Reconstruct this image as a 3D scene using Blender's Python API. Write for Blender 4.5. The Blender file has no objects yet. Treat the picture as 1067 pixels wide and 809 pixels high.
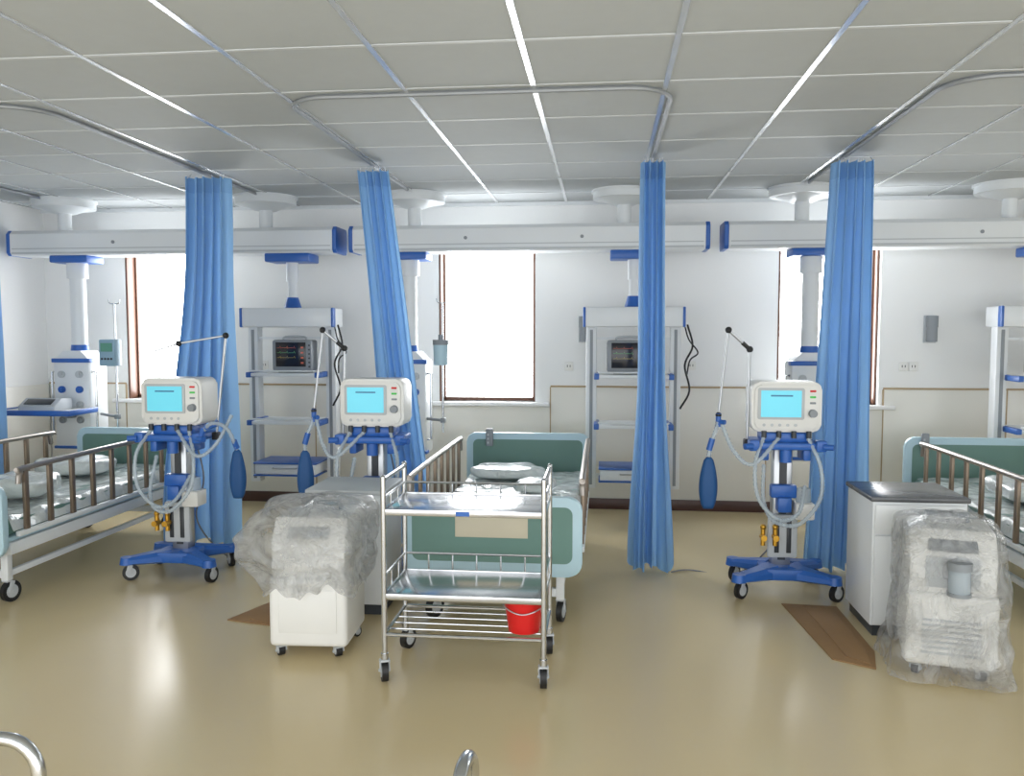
import bpy, bmesh, math, random
from mathutils import Vector, Matrix, noise, Euler
random.seed(4)
D=bpy.data; SC=bpy.context.scene; COL=SC.collection
pi=math.pi
def lin(h):
    h=h.lstrip('#'); o=[]
    for i in (0,2,4):
        c=int(h[i:i+2],16)/255
        o.append(c/12.92 if c<=.04045 else ((c+.055)/1.055)**2.4)
    return o
MATS={}
def mat(name,hx,rough=.5,metal=0,var=.04,scale=6,bump=0,bscale=40,emit=0,alpha=1,coat=0,spec=.5,transl=0,bdist=.01):
    if name in MATS: return MATS[name]
    m=D.materials.new(name); m.use_nodes=True; nt=m.node_tree; N=nt.nodes; L=nt.links
    b=N['Principled BSDF']; c=lin(hx)
    tc=N.new('ShaderNodeTexCoord'); no=N.new('ShaderNodeTexNoise'); no.inputs['Scale'].default_value=scale; no.inputs['Detail'].default_value=3
    L.new(tc.outputs['Object'],no.inputs['Vector'])
    mx=N.new('ShaderNodeMix'); mx.data_type='RGBA'
    mx.inputs[6].default_value=[x*(1-var) for x in c]+[1]; mx.inputs[7].default_value=[min(1,x*(1+var)) for x in c]+[1]
    L.new(no.outputs['Fac'],mx.inputs[0]); L.new(mx.outputs[2],b.inputs['Base Color'])
    b.inputs['Roughness'].default_value=rough; b.inputs['Metallic'].default_value=metal
    b.inputs['Specular IOR Level'].default_value=spec; b.inputs['Coat Weight'].default_value=coat
    b.inputs['Alpha'].default_value=alpha
    if emit:
        L.new(mx.outputs[2],b.inputs['Emission Color']); b.inputs['Emission Strength'].default_value=emit
    if bump:
        n2=N.new('ShaderNodeTexNoise'); n2.inputs['Scale'].default_value=bscale; n2.inputs['Detail'].default_value=4
        L.new(tc.outputs['Object'],n2.inputs['Vector'])
        bp=N.new('ShaderNodeBump'); bp.inputs['Strength'].default_value=bump; bp.inputs['Distance'].default_value=bdist
        L.new(n2.outputs['Fac'],bp.inputs['Height']); L.new(bp.outputs['Normal'],b.inputs['Normal'])
    if transl:
        t=N.new('ShaderNodeBsdfTranslucent'); L.new(mx.outputs[2],t.inputs['Color'])
        ms=N.new('ShaderNodeMixShader'); ms.inputs[0].default_value=transl
        L.new(b.outputs[0],ms.inputs[1]); L.new(t.outputs[0],ms.inputs[2]); L.new(ms.outputs[0],N['Material Output'].inputs[0])
    MATS[name]=m; return m

WALL=mat('wall_paint','#ecedec',.6,var=.012,scale=1.5)
WAIN=mat('wainscot_panel','#e2e0d8',.3,var=.015,scale=1.5)
JOINT=mat('tan_joint','#b09a78',.5)
BASEB=mat('brown_baseboard','#4a2f28',.35)
TILE=mat('ceiling_tile','#b6bbbd',.8,var=.03,scale=14,bump=.15,bscale=160,bdist=.002)
TBAR=mat('tbar_metal','#dfe2e4',.24,metal=.6,var=.01)
TCROSS=mat('tbar_white','#c6cacc',.6,var=.01)
WFRAME=mat('window_brown','#6b4a3a',.4)
SILL=mat('sill_stone','#eeeeee',.3)
WHITE=mat('white_enamel','#e1e5e7',.35,var=.015)
PLAST=mat('white_plastic','#e6e6e2',.4,var=.015)
LBLUE=mat('pale_blue_plastic','#b4d2de',.35)
GREEN=mat('teal_panel','#668a81',.45)
BLUE=mat('blue_plastic','#2c62b2',.35,var=.06)
DBLUE=mat('deep_blue_fabric','#1b5088',.6,bump=.4,bscale=30)
STEEL=mat('stainless_steel','#c6c8ca',.2,metal=1,var=.03)
ALU=mat('brushed_aluminium','#b9bcbf',.35,metal=.8)
TRACK=mat('track_aluminium','#9b9fa3',.5,metal=.4)
BRONZE=mat('bronze_anodised','#857564',.35,metal=.5)
RAILTOP=mat('grey_bronze_rail','#98918a',.3,metal=.6)
BLACK=mat('black_rubber','#1a1b1d',.5)
DARK=mat('dark_plastic','#33383d',.4)
GREY=mat('grey_plastic','#8b9196',.45)
LGREY=mat('light_grey_plastic','#bcc1c4',.45)
HOSE=mat('clear_grey_hose','#c2cfd8',.2,alpha=.6)
SCRC=mat('cyan_screen','#62c2d6',.3,emit=.5,var=.05)
SCRD=mat('dark_screen','#1d1f28',.15)
RED=mat('red_plastic','#d21c1c',.35)
BRASS=mat('brass','#c89a3c',.3,metal=.9)
CARD=mat('cardboard','#96754f',.8,var=.1,bump=.2)
GRANITE=mat('dark_worktop','#5b5d60',.25,var=.2,scale=60)
GREENL=mat('green_led','#3fae4a',.4,emit=.3)
BEIGE=mat('beige_card','#cfc8b2',.6)
MATTR=mat('mattress_wrap','#d6dedd',.22,var=.1,bump=.9,bscale=9,coat=.5,bdist=.04)
CURT=mat('blue_curtain_fabric','#9dc9ef',.75,var=.06,scale=5,bump=.15,bscale=120,transl=.45,bdist=.002)
CHEAD=mat('curtain_header_fabric','#8fbce6',.75,var=.1,transl=.35)
TRC=[mat('red_trace','#b05a48',.4,emit=.4),mat('green_trace','#5fa06a',.4,emit=.35),mat('yellow_trace','#a89a55',.4,emit=.35)]
CABLE=mat('grey_cable','#77777a',.5)

def plastic_mat(name,a0,a1):
    m=D.materials.new(name); m.use_nodes=True; nt=m.node_tree; N=nt.nodes; L=nt.links
    b=N['Principled BSDF']; b.inputs['Base Color'].default_value=(.85,.87,.88,1); b.inputs['Roughness'].default_value=.14
    b.inputs['Coat Weight'].default_value=.5
    tc=N.new('ShaderNodeTexCoord'); n=N.new('ShaderNodeTexVoronoi'); n.feature='DISTANCE_TO_EDGE'; n.inputs['Scale'].default_value=11
    n3=N.new('ShaderNodeTexNoise'); n3.inputs['Scale'].default_value=6; n3.inputs['Detail'].default_value=6; n3.inputs['Distortion'].default_value=1.4
    L.new(tc.outputs['Object'],n3.inputs['Vector']); L.new(n3.outputs['Color'],n.inputs['Vector'])
    mp=N.new('ShaderNodeMapRange'); mp.inputs['From Min'].default_value=.35; mp.inputs['From Max'].default_value=.68; mp.inputs['To Min'].default_value=a0; mp.inputs['To Max'].default_value=a1
    L.new(n3.outputs['Fac'],mp.inputs['Value']); L.new(mp.outputs[0],b.inputs['Alpha'])
    bp=N.new('ShaderNodeBump'); bp.inputs['Strength'].default_value=1; bp.inputs['Distance'].default_value=.04
    L.new(n.outputs['Distance'],bp.inputs['Height']); L.new(bp.outputs[0],b.inputs['Normal'])
    return m
POLY=plastic_mat('crumpled_polythene',.25,.65)
POLYC=plastic_mat('clear_polythene',.2,.55)

def floor_mat():
    m=D.materials.new('vinyl_floor'); m.use_nodes=True; nt=m.node_tree; N=nt.nodes; L=nt.links
    b=N['Principled BSDF']; tc=N.new('ShaderNodeTexCoord'); n=N.new('ShaderNodeTexNoise'); n.inputs['Scale'].default_value=1.0; n.inputs['Detail'].default_value=3
    L.new(tc.outputs['Object'],n.inputs['Vector'])
    mx=N.new('ShaderNodeMix'); mx.data_type='RGBA'; mx.inputs[6].default_value=(*lin('#d3c096'),1); mx.inputs[7].default_value=(*lin('#d8c69d'),1)
    L.new(n.outputs['Fac'],mx.inputs[0]); L.new(mx.outputs[2],b.inputs['Base Color'])
    mr=N.new('ShaderNodeMapRange'); mr.inputs['To Min'].default_value=.21; mr.inputs['To Max'].default_value=.26
    L.new(n.outputs['Fac'],mr.inputs['Value']); L.new(mr.outputs[0],b.inputs['Roughness']); b.inputs['Specular IOR Level'].default_value=.7
    return m
FLOOR=floor_mat()

def catmull(pts,k=8):
    P=[Vector(p) for p in pts]
    if len(P)<3: return P
    P=[2*P[0]-P[1]]+P+[2*P[-1]-P[-2]]; o=[]
    for i in range(1,len(P)-2):
        a,b,c,d=P[i-1:i+3]
        for j in range(k):
            t=j/k; o.append(.5*((2*b)+(c-a)*t+(2*a-5*b+4*c-d)*t*t+(3*b-a-3*c+d)*t**3))
    o.append(P[-2]); return o
def rrect(w,h,r,n=5,cx=0,cy=0):
    o=[]
    for (sx,sy,a0) in ((1,1,0),(-1,1,pi/2),(-1,-1,pi),(1,-1,1.5*pi)):
        for i in range(n+1):
            a=a0+pi/2*i/n; o.append((cx+sx*(w/2-r)+r*math.cos(a),cy+sy*(h/2-r)+r*math.sin(a)))
    return o
class G:
    def __init__(s): s.bm=bmesh.new()
    def box(s,c,d,bev=0,rot=None,seg=2):
        m=Matrix.Translation(c)@(Euler(rot).to_matrix().to_4x4() if rot else Matrix())@Matrix.Diagonal((d[0],d[1],d[2],1))
        r=bmesh.ops.create_cube(s.bm,size=1,matrix=m)
        if bev:
            es=list({e for v in r['verts'] for e in v.link_edges})
            bmesh.ops.bevel(s.bm,geom=es,offset=bev,segments=seg,affect='EDGES',profile=.5)
        return s
    def bx(s,x0,x1,y0,y1,z0,z1,bev=0,seg=2):
        return s.box(((x0+x1)/2,(y0+y1)/2,(z0+z1)/2),(abs(x1-x0),abs(y1-y0),abs(z1-z0)),bev,None,seg)
    def cyl(s,p,q,r,r2=None,n=16):
        p=Vector(p); q=Vector(q); d=q-p
        m=Matrix.Translation((p+q)/2)@d.to_track_quat('Z','Y').to_matrix().to_4x4()
        bmesh.ops.create_cone(s.bm,cap_ends=True,segments=n,radius1=r,radius2=r if r2 is None else r2,depth=d.length,matrix=m); return s
    def sph(s,c,r,sc=(1,1,1),n=14):
        bmesh.ops.create_uvsphere(s.bm,u_segments=n,v_segments=max(6,n//2+2),radius=r,matrix=Matrix.Translation(c)@Matrix.Diagonal((*sc,1))); return s
    def tube(s,pts,r,n=8,k=8,spline=True,rib=0,cyc=False):
        P=catmull(pts,k) if spline else [Vector(p) for p in pts]
        rings=[]; T=(P[1]-P[0]).normalized(); up=Vector((0,0,1)) if abs(T.z)<.9 else Vector((1,0,0))
        X=T.cross(up).normalized(); L=len(P)
        for i,p in enumerate(P):
            if cyc: t=(P[(i+1)%L]-P[i-1]).normalized()
            else: t=(P[min(i+1,L-1)]-P[max(i-1,0)]).normalized()
            X=(X-t*X.dot(t)).normalized(); Y=t.cross(X)
            rr=r*(1+(rib if i%2 else -rib))
            rings.append([s.bm.verts.new(p+rr*(math.cos(2*pi*j/n)*X+math.sin(2*pi*j/n)*Y)) for j in range(n)])
        for i in range(L if cyc else L-1):
            a=rings[i]; b=rings[(i+1)%L]
            for j in range(n): s.bm.faces.new((a[j],a[(j+1)%n],b[(j+1)%n],b[j]))
        if not cyc:
            s.bm.faces.new(rings[0][::-1]); s.bm.faces.new(rings[-1])
        return s
    def prism(s,poly,a,b,axis='Z',bev=0):
        def v(p,h):
            return {'Z':(p[0],p[1],h),'Y':(p[0],h,p[1]),'X':(h,p[0],p[1])}[axis]
        A=[s.bm.verts.new(v(p,a)) for p in poly]; B=[s.bm.verts.new(v(p,b)) for p in poly]
        n=len(poly); f1=s.bm.faces.new(A); f2=s.bm.faces.new(B[::-1])
        for i in range(n): s.bm.faces.new((A[i],B[i],B[(i+1)%n],A[(i+1)%n]))
        if bev:
            es=list(f1.edges)+list(f2.edges)
            bmesh.ops.bevel(s.bm,geom=es,offset=bev,segments=2,affect='EDGES',profile=.5)
        return s
    def bar(s,p,q,w,h,w2,h2):
        p=Vector(p);q=Vector(q);t=(q-p).normalized(); X=t.cross(Vector((0,0,1))).normalized(); Z=Vector((0,0,1))
        def ring(c,w,h): return [s.bm.verts.new(c+X*a*w/2+Z*b*h/2) for a,b in ((-1,-.6),(-.6,-1),(.6,-1),(1,-.6),(1,.4),(.6,1),(-.6,1),(-1,.4))]
        A=ring(p,w,h);B=ring(q,w2,h2)
        s.bm.faces.new(A[::-1]);s.bm.faces.new(B)
        for i in range(8): s.bm.faces.new((A[i],A[(i+1)%8],B[(i+1)%8],B[i]))
        return s
    def surf(s,f,nu,nv,closed=False):
        V=[[s.bm.verts.new(f(i/nu,j/nv)) for i in range(nu if closed else nu+1)] for j in range(nv+1)]
        for j in range(nv):
            for i in range(nu):
                k=(i+1)%nu if closed else i+1
                s.bm.faces.new((V[j][i],V[j][k],V[j+1][k],V[j+1][i]))
        return V
    def mesh(s,name,m,ang=.6,off=None):
        if off: bmesh.ops.translate(s.bm,verts=s.bm.verts,vec=off)
        bmesh.ops.recalc_face_normals(s.bm,faces=s.bm.faces)
        for f in s.bm.faces: f.smooth=True
        for e in s.bm.edges:
            if len(e.link_faces)==2 and e.calc_face_angle(0)>ang: e.smooth=False
        me=D.meshes.new(name); s.bm.to_mesh(me); s.bm.free(); me.materials.append(m); return me
    def out(s,name,m,parent=None,loc=(0,0,0),rot=(0,0,0),ang=.6,off=None,label=None,cat=None,kind=None,group=None):
        return place(s.mesh(name,m,ang,off),name,parent,loc,rot,label,cat,kind,group)
    def outs(s,name,m,parent=None,off=None,marg=.0015):
        bm=s.bm; bm.verts.ensure_lookup_table(); seen=set(); isl=[]
        for v in bm.verts:
            if v in seen: continue
            st=[v]; seen.add(v); comp=[]
            while st:
                a=st.pop(); comp.append(a)
                for e in a.link_edges:
                    b=e.other_vert(a)
                    if b not in seen: seen.add(b); st.append(b)
            isl.append(comp)
        def bb(c): return [min(v.co[i] for v in c) for i in range(3)]+[max(v.co[i] for v in c) for i in range(3)]
        grp=[[c,bb(c)] for c in isl]; ch=True
        while ch:
            ch=False
            for i in range(len(grp)):
                for j in range(i+1,len(grp)):
                    a,b=grp[i][1],grp[j][1]
                    if all(a[k]-marg<=b[k+3] and b[k]-marg<=a[k+3] for k in range(3)):
                        grp[i][0]=grp[i][0]+grp[j][0]; grp[i][1]=bb(grp[i][0]); grp.pop(j); ch=True; break
                if ch: break
        os=[]
        for c,_ in grp:
            g=G(); mp={v:g.bm.verts.new(v.co) for v in c}
            fs={f for v in c for f in v.link_faces}
            for f in fs: g.bm.faces.new([mp[v] for v in f.verts])
            os.append(g.out(name,m,parent,off=off))
        bm.free(); return os
def place(me,name,parent=None,loc=(0,0,0),rot=(0,0,0),label=None,cat=None,kind=None,group=None):
    o=D.objects.new(name,me); COL.objects.link(o); o.location=loc; o.rotation_euler=rot
    if parent: o.parent=parent
    if label: o['label']=label
    if cat: o['category']=cat
    if kind: o['kind']=kind
    if group: o['group']=group
    return o
def thing(name,label,cat,loc=(0,0,0),rz=0,group=None):
    return place(None,name,None,loc,(0,0,rz),label,cat,None,group)
def copy_thing(root,loc,rz=0,label=None):
    def rec(o,par):
        c=o.copy(); COL.objects.link(c)
        if par: c.parent=par
        for ch in list(o.children): rec(ch,c)
        return c
    r=rec(root,None); r.location=loc; r.rotation_euler=(0,0,rz)
    if label: r['label']=label
    return r
def S(o): o['kind']='structure'; return o

# ---------- ROOM ----------
CH=2.69; WY=7.44; XL=-5.2; XR=6.4; YB=-1.0
S(G().bx(XL-.2,XR+.2,YB,WY+.25,-.1,0).out('floor',FLOOR))
S(G().bx(XL-.2,XR+.2,YB,WY+.25,CH,CH+.1).out('ceiling',TILE))
WIN=[(-4.405,-3.545),(-1.457,-.597),(1.48,2.32),(4.42,5.28)]; WZ0=.94; WZ1=2.36  # last window is out of view, added to let in more light
g=G(); xs=[XL-.2]+[v for w in WIN for v in w]+[XR+.2]
for i in range(0,len(xs),2): g.bx(xs[i],xs[i+1],WY,WY+.25,0,CH)
for a,b in WIN: g.bx(a,b,WY,WY+.25,0,WZ0); g.bx(a,b,WY,WY+.25,WZ1,CH)
S(g.out('wall_back',WALL))
S(G().bx(XL-.2,XL,YB,WY,0,CH).out('wall_left',WALL))
S(G().bx(XR,XR+.2,YB,WY,0,CH).out('wall_right',WALL))
g=G(); x=-.325-.6*8
while x<XR:
    if x>XL: g.bx(x-.012,x+.012,YB,WY,CH-.005,CH+.001)
    x+=.6
S(g.out('trim_1',TBAR))
g=G(); y=3.32-.6*7
while y<WY:
    g.bx(XL,XR,y-.010,y+.010,CH-.004,CH+.001); y+=.6
S(g.out('trim_20',TCROSS))
S(G().bx(XL,XR,WY-.03,WY,CH-.03,CH).out('trim_2',WHITE))
g=G()
edges=[XL+.02,-4.42,-3.53,-2.6,-1.60,-.46,.45,1.40,2.36,3.35,4.4,5.3,XR]
def iswin(a,b): return any(abs((a+b)/2-(w[0]+w[1])/2)<.15 for w in WIN)
for i in range(len(edges)-1):
    a,b=edges[i],edges[i+1]
    g.bx(a+.004,b-.004,WY-.018,WY-.001,.09,.90 if iswin(a,b) else 1.075,.003)
S(g.out('trim_3',WAIN))
g=G()
for i in range(len(edges)-1):
    a,b=edges[i],edges[i+1]
    if not iswin(a,b): g.bx(a,b,WY-.024,WY-.001,1.075,1.09,.003)
    if i: g.bx(a-.005,a+.005,WY-.02,WY-.001,.09,1.075 )
S(g.out('trim_4',JOINT))
g=G()
for i in range(13):
    y0=YB+.65*i; g.bx(XL,XL+.018,y0+.004,min(WY-.02,y0+.646),.09,1.075,.003)
S(g.out('trim_5',WAIN))
S(G().bx(XL,XR,WY-.03,WY,0,.095,.004).out('baseboard_back',BASEB))
S(G().bx(XL,XL+.03,YB,WY-.03,0,.095,.004).out('baseboard_left',BASEB))
for i,(a,b) in enumerate(WIN):
    g=G(); y0,y1=WY+.13,WY+.17
    for (p,q,r,t) in ((a,a+.035,WZ0,WZ1),(b-.035,b,WZ0,WZ1),(a,b,WZ0,WZ0+.03),(a,b,WZ1-.03,WZ1)): g.bx(p,q,y0,y1,r,t,.004)
    g.bx(a+.002,a+.02,WY+.0,WY+.13,WZ0,WZ1,.003)
    g.bx(b-.02,b-.002,WY+.05,WY+.13,WZ0,WZ1,.003)
    S(g.out('window_%d'%(i+1),WFRAME))
    S(G().bx(a-.13,b+.13,WY-.06,WY+.12,WZ0-.035,WZ0,.006).out('trim_%d'%(6+i),SILL))

# ---------- CASTERS ----------
_cm={}
def caster(parent,x,y,r,z0=None,rz=0,off=(0,0,0)):
    key=round(r,3)
    if key not in _cm:
        g=G(); g.bx(-.022,.022,-.02,.02,r*1.95,r*2.15,.004); g.cyl((0,0,r*2.1),(0,0,r*2.6),.012)
        for sx in (-1,1): g.box((sx*.02,.012,r*1.5),(.005,.03,r*1.1),.001,(-.25,0,0))
        a=g.mesh('caster',LGREY)
        g=G(); g.cyl((-.014,.02,r),(.014,.02,r),r,n=24); b=g.mesh('tyre',BLACK)
        g=G(); g.cyl((-.0165,.02,r),(.0165,.02,r),r*.62,n=20); g.cyl((-.026,.02,r),(.026,.02,r),.007); c=g.mesh('hub',LGREY)
        _cm[key]=(a,b,c)
    a,b,c=_cm[key]
    o=place(a,'caster',parent,(x+off[0],y+off[1],off[2]),(0,0,rz)); place(b,'wheel',o); place(c,'hub',o)
    return o

# ---------- CEILING PENDANTS ----------
def pendant(cx,cols,dry,wet,label):
    Y=6.9; off=(0,0,-CH)
    T=thing('ceiling_pendant',label,'medical pendant',(cx,Y,CH),0,'ceiling pendants over the beds')
    H=1.445
    g=G(); prof=[(-.15,2.235),(-.13,2.21),(.13,2.21),(.15,2.235),(.15,2.40),(.13,2.42),(-.12,2.42),(-.15,2.39)]
    g.prism(prof,-H+.035,H-.035,'X'); beam=g.out('beam',WHITE,T,off=off)
    g=G(); g.bx(-H+.05,H-.05,-.154,-.149,2.262,2.27); g.bx(-H+.05,H-.05,-.156,-.149,2.222,2.236); g.outs('groove',LGREY,beam,off=off)
    for sx in (-1,1):
        g=G(); g.prism([(y*1.01,2.315+(z-2.315)*1.02) for y,z in prof],sx*(H-.035),sx*H,'X',.006); g.out('end_cap',BLUE,beam,off=off)
    for lx in (-.48,.45):
        g=G(); g.cyl((lx,-.158,2.315),(lx,-.149,2.315),.014); g.cyl((lx,-.16,2.315),(lx,-.15,2.315),.008); g.out('indicator_lamp',GREY,beam,off=off)
    for c in cols:
        lx=c-cx; g=G()
        g.cyl((lx,0,2.42),(lx,0,2.6),.055,n=24)
        g.cyl((lx,0,2.575),(lx,0,2.62),.09,.2,n=32); g.cyl((lx,0,2.62),(lx,0,2.675),.25,n=40); g.cyl((lx,0,2.672),(lx,0,2.69),.262,n=40)
        g.out('mounting_column',WHITE,T,off=off)
    lx=wet-cx
    g=G(); g.bx(lx-.17,lx+.17,-.13,.13,2.15,2.212,.012); g.out('carriage',BLUE,T,off=off)
    g=G(); g.cyl((lx,0,1.42),(lx,0,2.16),.065,n=24); g.cyl((lx,0,2.02),(lx,0,2.15),.085,n=24)
    g.bx(lx-.165,lx+.165,-.14,.14,.55,1.34,.03); g.prism([(lx-.15,1.33),(lx-.08,1.40),(lx+.08,1.40),(lx+.15,1.33)],-.12,.12,'Y')
    w=g.out('supply_column',WHITE,T,off=off)
    g=G(); g.cyl((lx,0,1.39),(lx,0,1.45),.075,.068,n=24); g.bx(lx-.172,lx+.172,-.146,-.06,1.30,1.335,.005); g.bx(lx-.172,lx+.172,-.146,-.06,.56,.585,.005); g.outs('trim_band',BLUE,w,off=off)
    for r in range(4):
        g=G() 
        for q in (-.08,.08):
            g.cyl((lx+q,-.16,1.2-r*.13),(lx+q,-.139,1.2-r*.13),.03,n=20)
            g.cyl((lx+q,-.17,1.2-r*.13),(lx+q,-.139,1.2-r*.13),.014,n=12)
        g.outs('gas_outlet',[LGREY,BLUE,LGREY,GREY][r],w,off=off)
    for sx in (-1,1):
        g=G(); g.tube([(lx+sx*.165,-.1,1.22),(lx+sx*.2,-.1,1.22),(lx+sx*.2,-.1,.68),(lx+sx*.165,-.1,.68)],.011,spline=False); g.out('equipment_rail',STEEL,w,off=off)
    lx=dry-cx
    g=G(); g.bx(lx-.19,lx+.19,-.13,.13,2.14,2.212,.012); g.out('carriage',BLUE,T,off=off)
    g=G(); g.cyl((lx,0,1.84),(lx,0,2.15),.038,n=20); g.cyl((lx,0,1.98),(lx,0,2.14),.05,n=20); g.out('telescopic_column',WHITE,T,off=off)
    g=G(); g.cyl((lx,0,1.755),(lx,0,1.85),.075,.048,n=20); g.out('pivot_joint',BLUE,T,off=off)
    g=G(); g.bx(lx-.385,lx+.385,-.16,.15,1.60,1.76,.015)
    for sx in (-1,1):
        g.bx(lx+sx*.335-.042,lx+sx*.335+.042,-.05,.06,.29,1.61,.008)
    g.bx(lx-.30,lx+.30,-.02,.02,1.50,1.52); g.bx(lx-.30,lx+.30,.02,.04,.36,.40)
    t=g.out('dry_tower',WHITE,T,off=off)
    for sx in (-1,1):
        g=G(); g.bx(lx+sx*.38,lx+sx*.402,-.165,-.10,1.60,1.76,.008); g.out('end_cap',BLUE,t,off=off)
        g=G(); g.bx(lx+sx*.335-.012,lx+sx*.335+.012,-.056,-.049,.32,1.58); g.out('track_groove',GREY,t,off=off)
    for z,hw in ((1.225,.29),(.83,.29)):
        g=G(); g.bx(lx-hw,lx+hw,-.26,.12,z-.028,z,.006); g.tube([(lx-hw+.02,-.262,z+.02),(lx-hw+.02,-.29,z+.02),(lx+hw-.02,-.29,z+.02),(lx+hw-.02,-.262,z+.02)],.007,spline=False)
        s=g.out('shelf',WHITE,t,off=off)
        g=G() 
        for sx in (-1,1): g.bx(lx+sx*hw-.02,lx+sx*hw+.02,-.27,.1,z-.036,z+.008,.006)
        g.outs('shelf_edge',BLUE,s,off=off)
    g=G(); g.bx(lx-.26,lx+.26,-.24,.12,.385,.47,.008); s=g.out('drawer',WHITE,t,off=off)
    g=G(); g.bx(lx-.27,lx+.27,-.25,.12,.472,.486,.004); g.bx(lx-.27,lx+.27,-.25,.12,.372,.384,.004); g.outs('drawer_edge',BLUE,s,off=off)
    g=G(); g.tube([(lx-.1,-.24,.44),(lx-.1,-.265,.44),(lx+.1,-.265,.44),(lx+.1,-.24,.44)],.006,spline=False); g.out('handle',ALU,s,off=off)
    g=G(); g.tube([(lx+.42,-.1,1.62),(lx+.46,-.12,1.45),(lx+.40,-.14,1.3),(lx+.44,-.12,1.1),(lx+.37,-.1,.95)],.008); g.out('cable',BLACK,t,off=off)
    g=G(); g.tube([(lx+.40,-.12,1.60),(lx+.43,-.14,1.50),(lx+.50,-.14,1.40),(lx+.44,-.14,1.34),(lx+.42,-.1,1.22)],.006); g.out('cable',BLACK,t,off=off)
    return T
pendant(-3.615,(-4.62,-2.82),-2.6,-4.52,'white ceiling beam pendant with blue caps above wrapped bed')
pendant(-.623,(-1.55,.16),.24,-1.60,'white ceiling beam pendant with blue caps over central bed')
pendant(2.374,(1.54,3.08),3.38,1.62,'white ceiling beam pendant with blue caps near worktop cabinet')

def monitor(loc,label):
    T=thing('patient_monitor',label,'monitor',loc,0,'patient monitors on the pendant shelves')
    g=G(); g.bx(-.17,.17,-.08,.08,.012,.27,.02); g.bx(-.12,.12,-.07,.09,0,.015,.004); b=g.out('body',GREY,T)
    g=G(); g.bx(-.135,.12,-.085,-.079,.05,.25,.003); s=g.out('screen',SCRD,T)
    for i,z in enumerate((.205,.165,.125)):
        pts=[(-.12+.005*k,-.0865,z+(.014 if k%12==5 else (-.005 if k%12==6 else 0))) for k in range(32)]
        g=G(); g.tube(pts,.0013,n=4,spline=False); g.out('waveform_trace',TRC[i],s)
    g=G() 
    for k in range(4): g.bx(.08,.102,-.0875,-.084,.075+k*.042,.088+k*.042)
    g.outs('readout',TRC[0],s)
    g=G(); g.tube([(-.1,0,.262),(-.08,0,.295),(.08,0,.295),(.1,0,.262)],.009,k=4); g.out('handle',LGREY,T)
    g=G() 
    for k in range(6): g.cyl((.15,-.086,.05+.035*k),(.15,-.078,.05+.035*k),.008,n=10)
    g.outs('button',DARK,T)
    return T
monitor((-2.55,6.80,1.226),'grey patient monitor with dark waveform screen on pendant shelf')
monitor((.20,6.80,1.226),'grey patient monitor partly hidden behind hanging blue curtain')
monitor((3.38,6.80,1.226),'grey patient monitor on pendant shelf beside bed')

# ---------- CURTAIN TRACKS & CURTAINS ----------
def track(x0,x1,yf,ye,label):
    r=.22; pts=[(x0,ye)]; z=CH-.013
    for i in range(9): a=pi+pi/2*i/8; pts.append((x0+r+r*math.cos(a),yf+r+r*math.sin(a)))
    for i in range(9): a=1.5*pi+pi/2*i/8; pts.append((x1-r+r*math.cos(a),yf+r+r*math.sin(a)))
    pts.append((x1,ye)); T=thing('curtain_track',label,'curtain rail',(0,0,CH),0,'ceiling curtain tracks')
    T.location=((x0+x1)/2,(yf+ye)/2,CH)
    o=(-(x0+x1)/2,-(yf+ye)/2,-CH)
    G().tube([(p[0],p[1],z) for p in pts],.012,n=8,spline=False).out('rail',TRACK,T,off=o)
    for e in (pts[0],pts[-1]):
        G().bx(e[0]-.02,e[0]+.02,e[1]-.005,e[1]+.02,z-.02,CH).out('end_stop',WHITE,T,off=o)
track(-4.67,-2.80,3.95,6.9,'aluminium u-shaped curtain track on tiled ceiling above wrapped bed')
track(-1.54,.31,3.97,6.6,'aluminium u-shaped curtain track on ceiling over central bed')
track(1.52,3.37,3.95,6.6,'aluminium u-shaped curtain track on ceiling near worktop cabinet')

def curtain(x,y,cf,wf,nf,amp,label,zb=.05,seed=0,nu=220,nv=70):
    T=thing('bed_curtain',label,'curtain',(x,y,0),0,'blue cubicle curtains')
    zt=2.640
    def f(u,v,t0=0,t1=1,dy=0):
        t=t0+(t1-t0)*v
        z=zt+(zb-zt)*t
        w=wf(t); ph=seed+1.6*noise.noise(Vector((t*1.6,seed,2)))
        q=noise.noise(Vector((u*2.2+seed,t*.9,seed)))
        uu=u+.05*noise.noise(Vector((u*2.5,seed*2,t*.8)))
        a=amp(t)*(.55+.9*abs(noise.noise(Vector((u*3.1,seed,t*.7)))) + .35)
        th=2*pi*nf*uu+ph+1.2*noise.noise(Vector((u*3,seed+5,t*1.1)))
        X=cf(t)+w*(u-.5)+.035*q*t + .2*w/nf*math.sin(2*th)
        Y=a*math.sin(th)+.3*a*math.sin(2.3*th+seed+2*t)*t+dy
        Y+=.006*math.sin(5.3*th+3*t)*(.4+t)
        return Vector((X,Y,z+ .02*math.sin(2*pi*u*1.7+seed)*t))
    G_=G(); G_.surf(lambda u,v:f(u,v,.04,1),nu,nv); G_.out('fabric',CURT,T,ang=2)
    G_=G(); G_.surf(lambda u,v:f(u,v,0,.041),nu,5); G_.out('header_band',CHEAD,T,ang=2)
    for k in range(nf+1):
        p=f((k+.5)/(nf+1),0)
        g=G(); g.cyl((p.x,p.y,zt-.01),(p.x,p.y*.1,CH-.028),.004,n=6); g.out('hook',WHITE,T)
    return T
def ss(a,b,t): t=max(0,min(1,(t-a)/(b-a))); return t*t*(3-2*t)
curtain(-2.8,5.75,lambda t:.03-.13*ss(0,1,t),lambda t:.31+.22*ss(.2,.9,t),5,lambda t:.055+.02*t,'long blue cubicle curtain gathered behind ventilator beside wrapped bed',seed=1.3)
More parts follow.
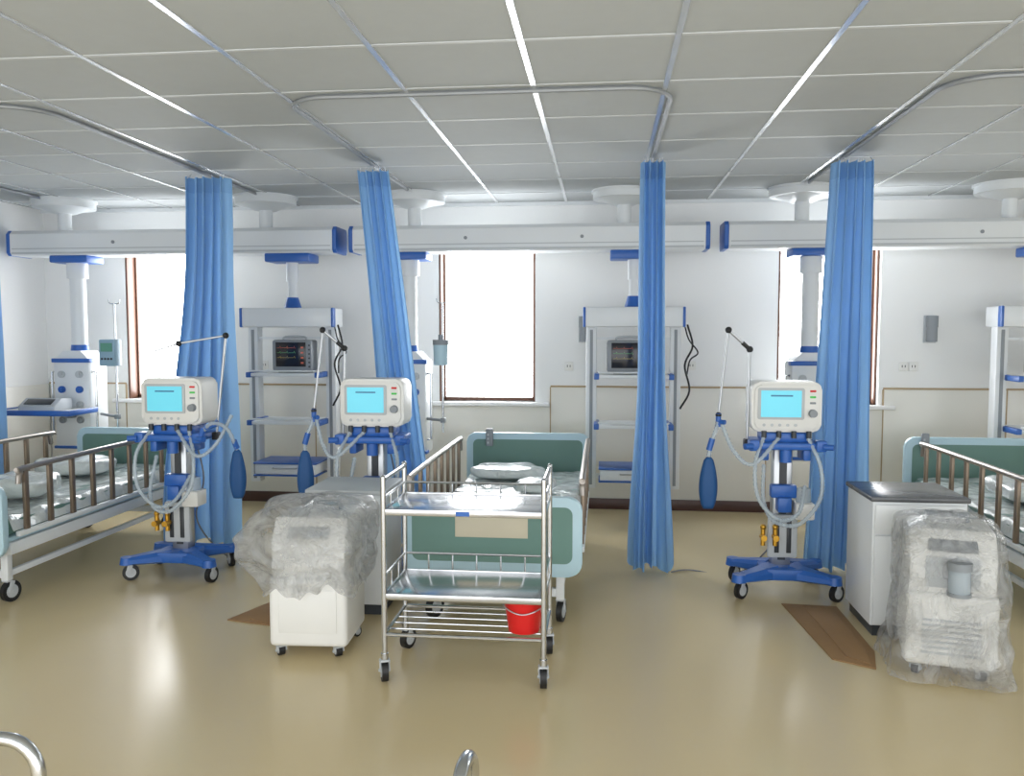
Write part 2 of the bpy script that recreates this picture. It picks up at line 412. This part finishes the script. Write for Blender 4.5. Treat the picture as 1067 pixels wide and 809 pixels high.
curtain(-1.54,5.62,lambda t:.0+.27*t,lambda t:.21+.10*t,4,lambda t:.05+.01*t,'blue cubicle curtain hanging aslant behind ventilator and bedside cabinet',seed=4.1,zb=.12)
curtain(.31,5.50,lambda t:.0,lambda t:.155+.10*ss(.5,1,t)+.04*t,4,lambda t:.055+.015*t,'narrow blue cubicle curtain gathered between two bed bays',seed=2.2,zb=.03)
curtain(1.54,5.64,lambda t:.03-.04*t,lambda t:.25+.12*t,5,lambda t:.055+.015*t,'blue cubicle curtain gathered beside worktop cabinet and ventilator',seed=6.7,zb=.03)
curtain(-4.68,5.95,lambda t:0,lambda t:.22+.05*t,4,lambda t:.05,'blue cubicle curtain gathered close to the side wall',seed=8.2)

# ---------- BEDS ----------
def bed():
    T=thing('hospital_bed','','bed',(0,0,0),0,'hospital beds in the bays')
    g=G()
    for sx in (-1,1): g.bx(sx*.42-.025,sx*.42+.025,-.98,.98,.30,.37,.006)
    for y in (-.98,-.3,.3,.98): g.bx(-.42,.42,y-.02,y+.02,.31,.36,.004)
    for sx in (-1,1):
        for y in (-.9,.9): g.bx(sx*.35-.022,sx*.35+.022,y-.022,y+.022,.13,.32,.004)
    for sx in (-1,1): g.bx(sx*.35-.015,sx*.35+.015,-.9,.9,.15,.185,.004)
    for y in (-.9,.9): g.bx(-.36,.36,y-.018,y+.018,.145,.19,.004)
    g.out('bed_frame',WHITE,T)
    g=G(); g.bx(-.43,.43,-.99,-.34,.372,.40,.008); g.bx(-.43,.43,-.342,.2,.372,.40,.008); g.bx(-.43,.43,.198,.99,.372,.40,.008); g.out('deck',LBLUE,T)
    g=G(); g.bx(-.42,.42,-.98,.98,.402,.50,.03,3); g.out('mattress',GREEN,T)
    def wrap(u,v):
        x=-.44+.88*u; y=-.95+1.9*v
        e=min(u,1-u); zz=.508+.016*noise.noise(Vector((x*6,y*6,0)))+.010*noise.noise(Vector((x*17,y*17,3)))
        if e<.04: zz=.43+(zz-.43)*e/.04
        return Vector((x,y,max(zz,.495) if e>=.04 else zz))
    g=G(); g.surf(wrap,50,90); g.out('plastic_wrap',MATTR,T,ang=2)
    for sy,nm,h in ((1,'headboard',.79),(-1,'footboard',.715)):
        g=G(); zc=(.30+h)/2; g.prism(rrect(.94,h-.30,.07,cx=0,cy=zc),sy*1.03,sy*1.075,'Y',.01); hb=g.out(nm,LBLUE,T)
        for s2 in (-1,1):
            g=G(); yy=sy*1.0525+s2*.0235; g.prism(rrect(.84,h-.42,.04,cx=0,cy=zc+.01),yy-.002,yy+.002,'Y'); g.out('inset_panel',GREEN,hb)
        if sy<0:
            g=G(); g.bx(-.19,.19,-1.083,-1.078,.50,.635,.002); g.out('card_holder',BEIGE,hb)
            for cxp in (-.22,0,.22):
                g=G(); g.tube([(cxp,-1.0,.30),(cxp,-1.1,.30),(cxp,-1.12,.25)],.008,k=3); g.cyl((cxp-.05,-1.12,.25),(cxp+.03,-1.12,.25),.012); g.out('crank_handle',DARK,T)
    for sx in (-1,1):
        g=G(); X=sx*.465
        g.tube([(X,-.93,.70),(X,-.91,.765),(X,-.80,.785),(X,.60,.785),(X,.68,.765),(X,.70,.70)],.017,n=10,k=5); r=g.out('side_rail',RAILTOP,T)
        g=G(); g.bx(X-.014,X+.014,-.95,.72,.40,.43,.005); g.out('rail_base',WHITE,r)
        for k in range(8):
            yy=-.87+.215*k; g=G(); g.bx(X-.010,X+.010,yy-.019,yy+.019,.425,.775,.004); g.out('rail_post',BRONZE,r)
    for sx in (-1,1):
        for y in (-.9,.9): caster(T,sx*.35,y,.062,rz=random.uniform(-1,1))
    return T
B=bed(); B.location=(-.57,5.36,0); B['label']='hospital bed with pale blue boards behind steel cart'
copy_thing(B,(-3.77,5.36,0),0,'hospital bed with bronze rails beside ventilator and side wall')
copy_thing(B,(2.68,5.40,0),0,'hospital bed with bronze rails behind worktop cabinet')
for x,y,l in ((-.86,6.375,'grey bed handset hooked over pale blue headboard'),(2.34,6.415,'grey bed handset hooked over headboard behind cabinet')):
    T=thing('bed_handset',l,'bed control',(x,y,.79),0,'bed handsets on headboards')
    G().bx(-.028,.028,-.02,.006,-.10,.035,.008).out('body',GREY,T)
    g=G(); [g.bx(-.016,-.004,-.023,-.019,-.08+.03*k,-.065+.03*k) for k in range(3)]; g.outs('button',LGREY,T)

def lump(x,y,z,w,d,h,label,seed):
    g=G()
    def f(u,v):
        th=2*pi*u; ph=pi*v
        c=lambda q:math.copysign(abs(q)**.6,q)
        X=w/2*c(math.cos(th))*abs(math.sin(ph))**.6; Y=d/2*c(math.sin(th))*abs(math.sin(ph))**.6; Z=h/2*c(math.cos(ph))+h/2
        k=1+.2*noise.noise(Vector((X*9+seed,Y*9,Z*9)))
        return Vector((X*k,Y*k,max(0,Z*k)))
    g.surf(f,40,20,True); bmesh.ops.remove_doubles(g.bm,verts=g.bm.verts,dist=.0005)
    g.out('wrapped_bundle',MATTR,None,(x,y,z),ang=2,label=label,cat='bundle',group='plastic-wrapped bundles on the beds')
lump(-.66,5.95,.524,.5,.3,.09,'flat clear-plastic bundle on central bed',1)
lump(-.44,5.45,.530,.26,.34,.07,'small clear-plastic bundle on central bed',5)
lump(-3.72,4.95,.524,.5,.4,.13,'crumpled white plastic bundle on railed bed',2)
lump(-3.85,5.8,.524,.5,.45,.12,'flat white plastic pillow bundle on railed bed',8)
lump(2.66,5.5,.524,.45,.5,.12,'crumpled clear-plastic bundle on bed behind cabinet',3)

# ---------- VENTILATORS ----------
def ventilator(loc,side,label,armtype=0):
    T=thing('ventilator',label,'ventilator',loc,0,'ventilators on blue trolleys')
    g=G(); g.prism([(-.14,-.1),(-.1,-.15),(.1,-.15),(.14,-.1),(.12,.12),(-.12,.12)],.10,.17,'Z',.015)
    for p in ((-.27,-.2),(.27,-.2),(-.25,.17),(.25,.17)):
        g.bar((p[0]*.2,p[1]*.3,.135),(p[0],p[1],.125),.15,.085,.085,.045); g.cyl((p[0],p[1],.105),(p[0],p[1],.15),.045,.038,n=18)
    g.out('base',BLUE,T)
    for i,p in enumerate(((-.27,-.2),(.27,-.2),(-.25,.17),(.25,.17))): caster(T,p[0],p[1],.05,rz=random.uniform(-1.2,1.2))
    g=G(); g.bx(-.055,.055,-.04,.06,.16,.88,.012); c=g.out('column',ALU,T)
    g=G(); g.bx(-.022,.022,-.044,-.04,.20,.86); g.out('slot_cover',DARK,c)
    g=G(); g.bx(-.075,.075,-.085,-.02,.58,.66,.012); g.bx(-.04,.04,-.12,-.03,.50,.59,.01); g.out('bracket_block',BLUE,c)
    g=G(); g.bx(-.085,.085,-.075,-.038,.22,.48,.01); g.out('compressor_box',LGREY,T)
    for q in (-.035,.035):
        g=G(); g.bx(q-.014,q+.014,-.0785,-.072,.25,.45,.003); g.out('front_groove',DARK,T)
    g=G(); g.bx(.06,.17,-.13,.0,.46,.56,.012); h=g.out('humidifier',PLAST,T)
    g=G(); g.cyl((.115,-.065,.56),(.115,-.065,.64),.045,.04,n=20); g.out('water_chamber',HOSE,h)
    g=G(); g.bx(-.19,.19,-.15,.15,.875,.92,.015); g.bx(-.13,.13,-.11,.11,.915,.975,.015)
    for sx in (-1,1):
        g.bx(sx*.19-.03,sx*.19+.03,-.17,-.09,.87,.935,.01); g.cyl((sx*.2,-.17,.90),(sx*.25,-.19,.90),.018,n=12)
        g.bx(sx*.12-.022,sx*.12+.022,-.12,.05,.81,.88,.008)
    g.cyl((0,-.1,.80),(0,-.1,.88),.035,n=16)
    g.out('tray',BLUE,T)
    Z=.02
    g=G(); g.prism(rrect(.40,.295,.045,cx=0,cy=1.105+Z),-.10,.12,'Y',.012); g.prism(rrect(.365,.26,.04,cx=0,cy=1.105+Z),-.115,-.09,'Y',.005); hd=g.out('ventilator_head',PLAST,T)
    g=G(); g.prism(rrect(.265,.185,.012,cx=-.035,cy=1.125+Z),-.121,-.112,'Y',.002); g.out('screen_bezel',LGREY,hd)
    g=G(); g.bx(-.15,.08,-.124,-.12,1.047+Z,1.203+Z); sc=g.out('screen',SCRC,hd)
    g=G(); g.bx(-.095,.03,-.1255,-.1238,1.168+Z,1.177+Z); g.out('screen_text_line',mat('screen_text','#2f6f96',.4,emit=.2),sc)
    g=G(); g.cyl((.145,-.145,1.07+Z),(.145,-.112,1.07+Z),.022,.025,n=20); g.out('knob',GREY,hd)
    for z,m in ((1.20,RED),(1.165,GREENL),(1.13,GREY)):
        g=G(); g.bx(.128,.162,-.12,-.112,z-.006+Z,z+.006+Z,.003); g.out('button',m,hd)
    g=G()
    for k in range(5): g.cyl((-.13+.045*k,-.118,1.0+Z),(-.13+.045*k,-.112,1.0+Z),.009,n=12)
    g.outs('button',LGREY,hd)
    g=G()
    for k in range(4): g.cyl((-.13+.085*k,-.12,.985),(-.13+.085*k,-.12,.945),.015,n=12)
    g.outs('port',DARK,T)
    for dx in (-.12,-.05):
        g=G(); g.cyl((dx,-.1,.30),(dx,-.1,.40),.014,n=12); g.cyl((dx,-.14,.35),(dx,-.08,.35),.018,n=14); g.sph((dx,-.1,.41),.018); g.out('gas_regulator',BRASS,T)
    s=side
    hs=[[(-.13,-.12,.95),(-.19,-.2,.80),(-.17,-.22,.60),(-.05,-.22,.48),(.06,-.2,.52),(.115,-.10,.66)],
        [(.12,-.12,.95),(.18,-.19,.78),(.17,-.22,.60),(.05,-.24,.46),(-.08,-.2,.47),(-.13,-.15,.58),(-.12,-.08,.78)],
        [(s*.04,-.12,.95),(s*.20,-.2,.80),(s*.30,-.14,.86),(s*.375,-.06,1.04)]]
    for p in hs: G().tube(p,.0115,n=8,k=16,rib=.15).out('breathing_hose',HOSE,T)
    if armtype==0:
        A=[(s*.21,-.02,.88),(s*.20,-.0,1.46)]; Bp=[(s*.20,0,1.46),(s*.33,-.03,1.575)]; C=[(s*.33,-.03,1.575),(s*.385,-.06,1.07)]
        bag=(s*.44,-.08)
    else:
        A=[(s*.24,.0,.88),(s*.31,.02,1.54)]; Bp=[(s*.31,.02,1.54),(s*.02,-.03,1.49)]; C=[(s*.02,-.03,1.49),(-s*.14,-.05,1.44)]
        bag=(s*.40,-.05)
    g=G(); g.cyl(A[0],A[1],.008,n=10); g.cyl(C[0],C[1],.007 if armtype==0 else .006,n=10); g.cyl(Bp[0],Bp[1],.009 if armtype==0 else .007,n=10); ar=g.out('support_arm',ALU,T)
    g=G()
    for p in (A[1],Bp[1]): g.sph(p,.02)
    g.box((A[0][0],A[0][1],.90),(.04,.05,.05),.006)
    if armtype==0:
        g.cyl(Vector(Bp[0]).lerp(Vector(Bp[1]),.0),Vector(Bp[0]).lerp(Vector(Bp[1]),.35),.013,n=10); g.sph(C[1],.018)
    g.outs('arm_joint',BLACK,ar)
    z0=.82
    top=(bag[0],bag[1],z0)
    if armtype==0:
        g=G(); g.tube([(s*.385,-.06,1.05),(s*.40,-.07,.98),(s*.43,-.08,.90),top],.012,k=8,rib=.13); g.out('breathing_hose',HOSE,T)
        g=G(); g.cyl((s*.385,-.06,1.08),(s*.385,-.06,1.0),.016); g.cyl((s*.35,-.09,1.03),(s*.385,-.06,1.03),.014); g.cyl((s*.42,-.075,.93),(s*.44,-.08,.86),.018); g.outs('connector',BLUE,T)
    else:
        g=G(); g.tube([(s*.22,-.16,.93),(s*.3,-.18,1.0),(s*.37,-.12,.96),top],.012,k=8,rib=.13); g.out('breathing_hose',HOSE,T)
        g=G(); g.cyl((s*.25,-.17,.97),(s*.33,-.15,1.0),.018); g.cyl((s*.39,-.07,.88),(bag[0],bag[1],.83),.018); g.cyl((s*.22,-.17,.9),(s*.24,-.17,.97),.016); g.outs('connector',BLUE,T)
    g=G()
    def bf(u,v):
        a=2*pi*u; r=.055*(math.sin(pi*min(1,v*.74+.14))**.7)*(1+.06*math.sin(5*a))*(.75+.42*v)
        if v==0: r=.014
        if v==1: r=.03
        return Vector((bag[0]+r*math.cos(a),bag[1]+r*.5*math.sin(a),z0-.31*v))
    V=g.surf(bf,24,16,True); g.bm.faces.new(V[0]); g.bm.faces.new(V[-1]); g.out('test_lung_bag',DBLUE,T,ang=2)
    g=G(); g.tube([(.04,.1,.9),(.08,.14,.6),(.02,.16,.3),(s*.2,.3,.012),(s*.5,.36,.008),(s*.62,.30,.008)],.005,n=6); g.out('power_cable',CABLE,T)
    return T
ventilator((-2.70,5.14,0),1,'white ventilator with cyan screen on blue trolley beside railed bed',1)
ventilator((-1.42,5.18,0),-1,'white ventilator with cyan screen behind bedside cabinet and curtain',0)
ventilator((1.07,5.17,0),-1,'white ventilator with cyan screen on blue trolley by cardboard',0)

# ---------- CABINETS ----------
def cabinet(loc,w,d,h,top,label,rz=0):
    T=thing('bedside_cabinet',label,'cabinet',loc,rz,'white bedside cabinets')
    G().bx(-w/2,w/2,-d/2,d/2,.06,h-.025,.006).out('body',WHITE,T)
    G().bx(-w/2+.02,w/2-.02,-d/2+.02,d/2-.02,0,.065).out('plinth',DARK,T)
    G().bx(-w/2-.012,w/2+.012,-d/2-.015,d/2+.01,h-.027,h,.008).out('top_panel',top,T)
    o=G().bx(-w/2+.01,w/2-.01,-d/2-.014,-d/2,h-.19,h-.04,.004).out('drawer',WHITE,T)
    g=G(); g.tube([(-.05,-d/2-.012,h-.11),(-.05,-d/2-.035,h-.11),(.05,-d/2-.035,h-.11),(.05,-d/2-.012,h-.11)],.005,spline=False); g.out('handle',ALU,o)
    o=G().bx(-w/2+.01,w/2-.01,-d/2-.014,-d/2,.075,h-.20,.004).out('door',WHITE,T)
    g=G(); g.tube([(w/2-.05,-d/2-.012,h-.28),(w/2-.05,-d/2-.035,h-.28),(w/2-.05,-d/2-.035,h-.38),(w/2-.05,-d/2-.012,h-.38)],.005,spline=False); g.out('handle',ALU,o)
cabinet((-1.40,4.66,0),.43,.40,.70,LGREY,'white bedside cabinet behind plastic-draped machine')
cabinet((1.60,4.64,0),.46,.44,.73,GRANITE,'white bedside cabinet with dark grey worktop on cardboard edge')

# ---------- CONCENTRATORS ----------
def concentrator(loc,rz,label,full):
    T=thing('oxygen_concentrator',label,'oxygen concentrator',loc,rz,'plastic-covered oxygen concentrators')
    w,d,h=(.38,.38,.67)
    g=G(); g.bx(-w/2,w/2,-d/2,d/2,.06,.40,.025,3); g.prism([(-d/2+.02,.375),(d/2-.01,.375),(d/2-.01,h),(-d/2+.09,h),(-d/2+.02,h-.10)],-w/2+.012,w/2-.012,'X',.012); b=g.out('body',PLAST,T)
    g=G(); g.bx(-w/2+.05,w/2-.05,-d/2-.004,-d/2+.03,.13,.34,.004) if not full else g.bx(-w/2+.08,w/2-.08,-d/2+.014,-d/2+.03,.42,.56,.004)
    g.out('front_panel',PLAST if not full else LGREY,b)
    g=G(); g.box((0,-d/2+.05,h-.055),(.2,.012,.09),.004,(math.radians(-55),0,0)); g.out('control_panel',LGREY if not full else GREY,b)
    if full:
        g=G(); g.cyl((.02,-d/2-.03,.42),(.02,-d/2-.03,.52),.045,n=24); g.out('humidifier_bottle',HOSE,T)
        g=G(); g.cyl((.02,-d/2-.03,.52),(.02,-d/2-.03,.555),.05,n=24); g.cyl((.02,-d/2-.03,.405),(.02,-d/2-.03,.42),.05,n=24); g.outs('bottle_cap',GREY,T)
        g=G() 
        for k in range(7): g.bx(-.12,.12,-d/2-.004,-d/2+.005,.12+.025*k,.13+.025*k)
        g.outs('vent_slot',LGREY,b)
    g=G(); g.tube([(-.09,.10,h-.01),(-.09,.10,h+.035),(.09,.10,h+.035),(.09,.10,h-.01)],.012,spline=False); g.out('handle',GREY,T)
    for sx in (-1,1):
        for sy in (-1,1): caster(T,sx*.14,sy*.135-.01,.026,rz=random.uniform(-1,1))
    g=G(); z0,z1=(.01,.74) if full else (.33,.76); sd=3.1 if full else 7.7
    def f(u,v):
        a=2*pi*u; c=math.cos(a); s=math.sin(a); q=.25
        R=1/((abs(c)**(2/q)+abs(s)**(2/q))**(q/2))
        top=min(1,v/.12)
        n1=noise.noise(Vector((c*1.6+sd,s*1.6,v*2.2))); n2=noise.noise(Vector((c*5+sd,s*5,v*7))); n3=noise.noise(Vector((c*11+sd,s*11,v*9)))
        base=.215+(.05*v*v if full else .05*math.sin(pi*v))
        r=R*(base+(.025 if full else .05)*n1)+(.022 if full else .03)*n2*(.4+v)+.012*n3
        r=max(r,R*.198)
        if v<.12: r*=math.sin(top*pi/2)**.6
        if v==0: r=.0
        zz=z1+(z0-z1)*v
        zz+= .02*n1*(1-v)+ (.07*noise.noise(Vector((c*3,s*3,9))) if not full else 0)*v
        ox= -.045*math.sin(pi*min(1,v*1.1))*(1 if c<0 else .2) if not full else 0
        return Vector((ox+r*c,r*s*1.0,max(.004,zz)))
    V=g.surf(f,110,70,True); bmesh.ops.remove_doubles(g.bm,verts=g.bm.verts,dist=.0003); g.out('plastic_cover',POLYC if full else POLY,T,ang=2)
    return T
concentrator((-1.40,4.0,0),math.radians(3),'white oxygen concentrator under crumpled clear plastic beside steel cart',False)
concentrator((1.60,4.06,0),math.radians(-14),'oxygen concentrator wrapped to the floor in clear plastic',True)

# ---------- CART ----------
T=thing('instrument_cart','stainless steel instrument cart with guard rails before bed','cart',(-.605,3.80,0))
W,Dp=.355,.20
for sx in (-1,1):
    for sy in (-1,1):
        g=G(); g.cyl((sx*W,sy*Dp,.115),(sx*W,sy*Dp,.925),.0125); g.sph((sx*W,sy*Dp,.925),.0125); g.cyl((sx*W,sy*Dp,.10),(sx*W,sy*Dp,.135),.017); g.out('post',STEEL,T)
        caster(T,sx*W,sy*Dp,.05,rz=random.uniform(-.5,.5))
for z in (.78,.40):
    g=G(); g.bx(-W,W,-Dp,Dp,z-.004,z,.001)
    for sy in (-1,1): g.bx(-W,W,sy*Dp-.006,sy*Dp+.006,z-.022,z+.006,.002)
    for sx in (-1,1): g.bx(sx*W-.006,sx*W+.006,-Dp,Dp,z-.022,z+.006,.002)
    g.out('shelf',STEEL,T)
g=G()
for sy in (-1,1): g.cyl((-W,sy*Dp,.22),(W,sy*Dp,.22),.009,n=10)
for sx in (-1,1): g.cyl((sx*W,-Dp,.22),(sx*W,Dp,.22),.009,n=10)
for k in range(1,5): g.cyl((-W,-Dp+.4*k/5,.219),(W,-Dp+.4*k/5,.219),.005,n=8)
g.out('lower_rack',STEEL,T)
for sx in (-1,1):
    G().cyl((sx*W,-Dp,.915),(sx*W,Dp,.915),.011).out('end_handle',STEEL,T)
for z,h in ((.78,.055),(.40,.085)):
    g=G(); g.cyl((-W,Dp,z+h),(W,Dp,z+h),.006,n=8)
    for sx in (-1,1): g.cyl((sx*W,-Dp,z+h),(sx*W,Dp,z+h),.006,n=8)
    for k in range(1,6): g.cyl((-W+2*W*k/6,Dp,z),(-W+2*W*k/6,Dp,z+h),.0045,n=8)
    for k in range(1,3):
        for sx in (-1,1): g.cyl((sx*W,-Dp+.4*k/3,z),(sx*W,-Dp+.4*k/3,z+h),.0045,n=8)
    g.out('guard_rail',STEEL,T)
G().bx(-.03,.03,-Dp-.0075,-Dp-.006,.762,.782).out('name_plate',BLUE,T)
T=thing('bucket','small red plastic bucket on lower rack of steel cart','bucket',(-.345,3.70,.2295))
g=G(); n=32
V=g.surf(lambda u,v:Vector(((.07+.022*v)*math.cos(2*pi*u),(.07+.022*v)*math.sin(2*pi*u),.165*v)),n,6,True); g.bm.faces.new(V[0])
V=g.surf(lambda u,v:Vector(((.067+.022*v)*math.cos(2*pi*u),(.067+.022*v)*math.sin(2*pi*u),.004+.158*v)),n,6,True); g.bm.faces.new(V[0])
g.tube([(.093*math.cos(2*pi*i/32),.093*math.sin(2*pi*i/32),.163) for i in range(32)],.005,n=6,spline=False,cyc=True)
g.out('pail',RED,T)
G().tube([(.094,0,.155),(.08,-.06,.12),(0,-.098,.10),(-.08,-.06,.12),(-.094,0,.155)],.003,n=6).out('handle',ALU,T)

# ---------- CARDBOARD ----------
def cardb(poly,label,z=.004):
    cx=sum(p[0] for p in poly)/len(poly); cy=sum(p[1] for p in poly)/len(poly)
    g=G(); g.prism([(p[0]-cx,p[1]-cy) for p in poly],0,.006,'Z',.001); g.prism([((p[0]-cx)*.5+.02,(p[1]-cy)*.9) for p in poly],.006,.010,'Z',.001)
    g.out('cardboard_sheet',CARD,None,(cx,cy,.0005),label=label,cat='cardboard',group='flattened cardboard on the floor')
cardb([(-2.02,4.30),(-1.67,4.22),(-1.66,4.50),(-1.90,4.62)],'flattened brown cardboard beside bedside cabinet')
cardb([(1.03,4.90),(1.33,4.88),(1.33,4.20),(1.27,3.98),(1.10,4.08)],'flattened brown cardboard along worktop cabinet')

# ---------- WALL ITEMS ----------
for i,x in enumerate((-.165,2.72)):
    T=thing('wall_lamp','slim brushed metal wall lamp on white wall','wall lamp',(x,WY,1.47),0,'slim wall lamps')
    g=G(); g.bx(-.05,.05,-.02,0,0,.23,.004); g.out('backplate',LGREY,T)
    g=G(); g.cyl((0,-.06,.01),(0,-.06,.13),.042,n=20); g.cyl((0,-.06,.13),(0,-.06,.225),.046,.046,n=20); g.out('lamp_body',GREY,T)
for x,z in ((-3.08,1.26),(-2.95,1.26),(-.3,1.26),(.76,1.27),(2.52,1.27),(2.60,1.27)):
    T=thing('power_outlet','small white wall socket above wainscot panelling','socket',(x,WY,z),0,'white wall sockets')
    g=G(); g.bx(-.038,.038,-.01,0,-.038,.038,.004); g.out('faceplate',PLAST,T)
    g=G() 
    for q in (-.012,.012): g.bx(q-.003,q+.003,-.0115,-.009,-.008,.012)
    g.outs('socket_slot',DARK,T)
# ---------- LEFT PENDANT TABLE ----------
T=thing('equipment_table','blue-edged shelf table on arm of supply column','shelf',(-4.62,6.56,.89))
G().bx(-.33,.33,-.19,.19,0,.025,.01).out('shelf_board',WHITE,T)
g=G(); g.bx(-.345,.345,-.205,-.19,-.01,.035,.006); g.bx(-.345,-.33,-.2,.19,-.01,.035,.006); g.bx(.33,.345,-.2,.19,-.01,.035,.006); g.out('edge_trim',BLUE,T)
G().bx(.05,.15,.12,.19,-.06,0,.01).out('bracket',GREY,T)
T=thing('desktop_instrument','low grey medical instrument with keypad on blue-edged shelf','medical device',(-4.6,6.53,.915))
g=G(); g.prism([(-.12,0),(.12,0),(.12,.09),(-.02,.10),(-.12,.04)],-.16,.16,'X',.008); g.out('body',LGREY,T)
G().box((0,-.075,.074),(.24,.07,.006),.001,(math.radians(30),0,0)).out('keypad',DARK,T)
def ivp(x,y,label,bottle):
    T=thing('infusion_pole',label,'iv pole',(x,y,.75))
    g=G(); g.cyl((0,0,0),(0,0,1.05),.009); g.tube([(-.05,0,1.08),(-.04,0,1.05),(0,0,1.045),(.04,0,1.05),(.05,0,1.08)],.004); g.out('pole',STEEL,T)
    g=G(); g.cyl((0,0,.1),(-.27,.2,.1),.012); g.box((0,0,.1),(.04,.04,.04),.005); g.out('mounting_arm',GREY,T)
    return T
ivp(-4.06,6.68,'thin steel infusion pole clamped to supply column',0)
T=thing('infusion_pump','blue and green infusion pump clamped to thin pole','infusion pump',(-4.06,6.62,1.28))
G().bx(-.07,.07,-.07,.04,0,.22,.012).out('body',mat('pump_blue','#8fb0c4',.4),T)
G().bx(-.05,.05,-.075,-.068,.12,.19).out('display',mat('pump_display','#5f9a86',.4),T)
g=G(); [g.cyl((-.04+.027*k,-.076,.06),(-.04+.027*k,-.068,.06),.009,n=10) for k in range(4)]; g.outs('button',DARK,T)
ivp(-1.28,6.68,'thin steel infusion pole beside central supply column',0)
T=thing('suction_bottle','pale blue suction bottle clamped to thin pole','suction bottle',(-1.28,6.62,1.30))
G().cyl((0,-.02,0),(0,-.02,.16),.055,.06,n=24).out('jar',LBLUE,T)
g=G(); g.cyl((0,-.02,.16),(0,-.02,.20),.064,n=24); g.cyl((0,-.02,.2),(0,-.02,.24),.02); g.out('lid',GREY,T)

# ---------- FOREGROUND STEEL HOOPS ----------
def hoop(x,y,w,h,rz,label,r=.08,tr=.0165):
    T=thing('tubular_steel_stand',label,'steel stand',(x,y,0),rz,'bent steel tube stands')
    g=G(); pts=[(-w/2,0,.02)]
    for i in range(7): a=pi-pi/2*i/6; pts.append((-w/2+r+r*math.cos(a),0,h-r+r*math.sin(a)))
    for i in range(7): a=pi/2-pi/2*i/6; pts.append((w/2-r+r*math.cos(a),0,h-r+r*math.sin(a)))
    pts.append((w/2,0,.02)); g.tube(pts,tr,n=14,spline=False); g.out('frame_tube',STEEL,T,ang=1)
    g=G(); g.cyl((-w/2,0,.2),(w/2,0,.2),.01); g.out('crossbar',STEEL,T)
    for sx in (-1,1): G().bx(sx*w/2-.02,sx*w/2+.02,-.12,.12,0,.025,.008).out('foot',BLACK,T)
hoop(-1.57,1.80,.5,.605,0,'bent stainless steel tube frame standing on floor')
hoop(-.325,1.95,.16,.53,math.radians(86),'narrow bent stainless steel tube frame on floor',.07,.018)

# ---------- LIGHT ----------
w=D.worlds.new('world'); SC.world=w; w.use_nodes=True; nt=w.node_tree; N=nt.nodes; L=nt.links
bg=N['Background']; tc=N.new('ShaderNodeTexCoord'); sp=N.new('ShaderNodeSeparateXYZ'); L.new(tc.outputs['Generated'],sp.inputs[0])
mr=N.new('ShaderNodeMapRange'); mr.inputs['From Min'].default_value=-.3; mr.inputs['From Max'].default_value=.5; mr.inputs['To Min'].default_value=3.2; mr.inputs['To Max'].default_value=13.0
L.new(sp.outputs['Y'],mr.inputs['Value']); L.new(mr.outputs[0],bg.inputs['Strength']); bg.inputs['Color'].default_value=(.96,.98,1,1)
for a,b in WIN:
    l=D.lights.new('window_portal','AREA'); l.shape='RECTANGLE'; l.size=b-a; l.size_y=WZ1-WZ0; l.cycles.is_portal=True
    o=D.objects.new('window_portal',l); COL.objects.link(o); o.location=((a+b)/2,WY+.24,(WZ0+WZ1)/2); o.rotation_euler=(-pi/2,0,0)
l=D.lights.new('rear_portal','AREA'); l.shape='RECTANGLE'; l.size=XR-XL; l.size_y=CH; l.cycles.is_portal=True
o=D.objects.new('rear_portal',l); COL.objects.link(o); o.location=((XL+XR)/2,YB,CH/2); o.rotation_euler=(pi/2,0,0)
SC.view_settings.view_transform='Standard'; SC.view_settings.look='None'; SC.view_settings.exposure=0

# ---------- CAMERA ----------
cam=D.cameras.new('camera'); co=D.objects.new('camera',cam); COL.objects.link(co); SC.camera=co
cam.sensor_width=36; cam.lens=29.69; co.location=(0,0,1.57)
co.rotation_euler=(math.radians(90-3.87),0,math.radians(6.16))
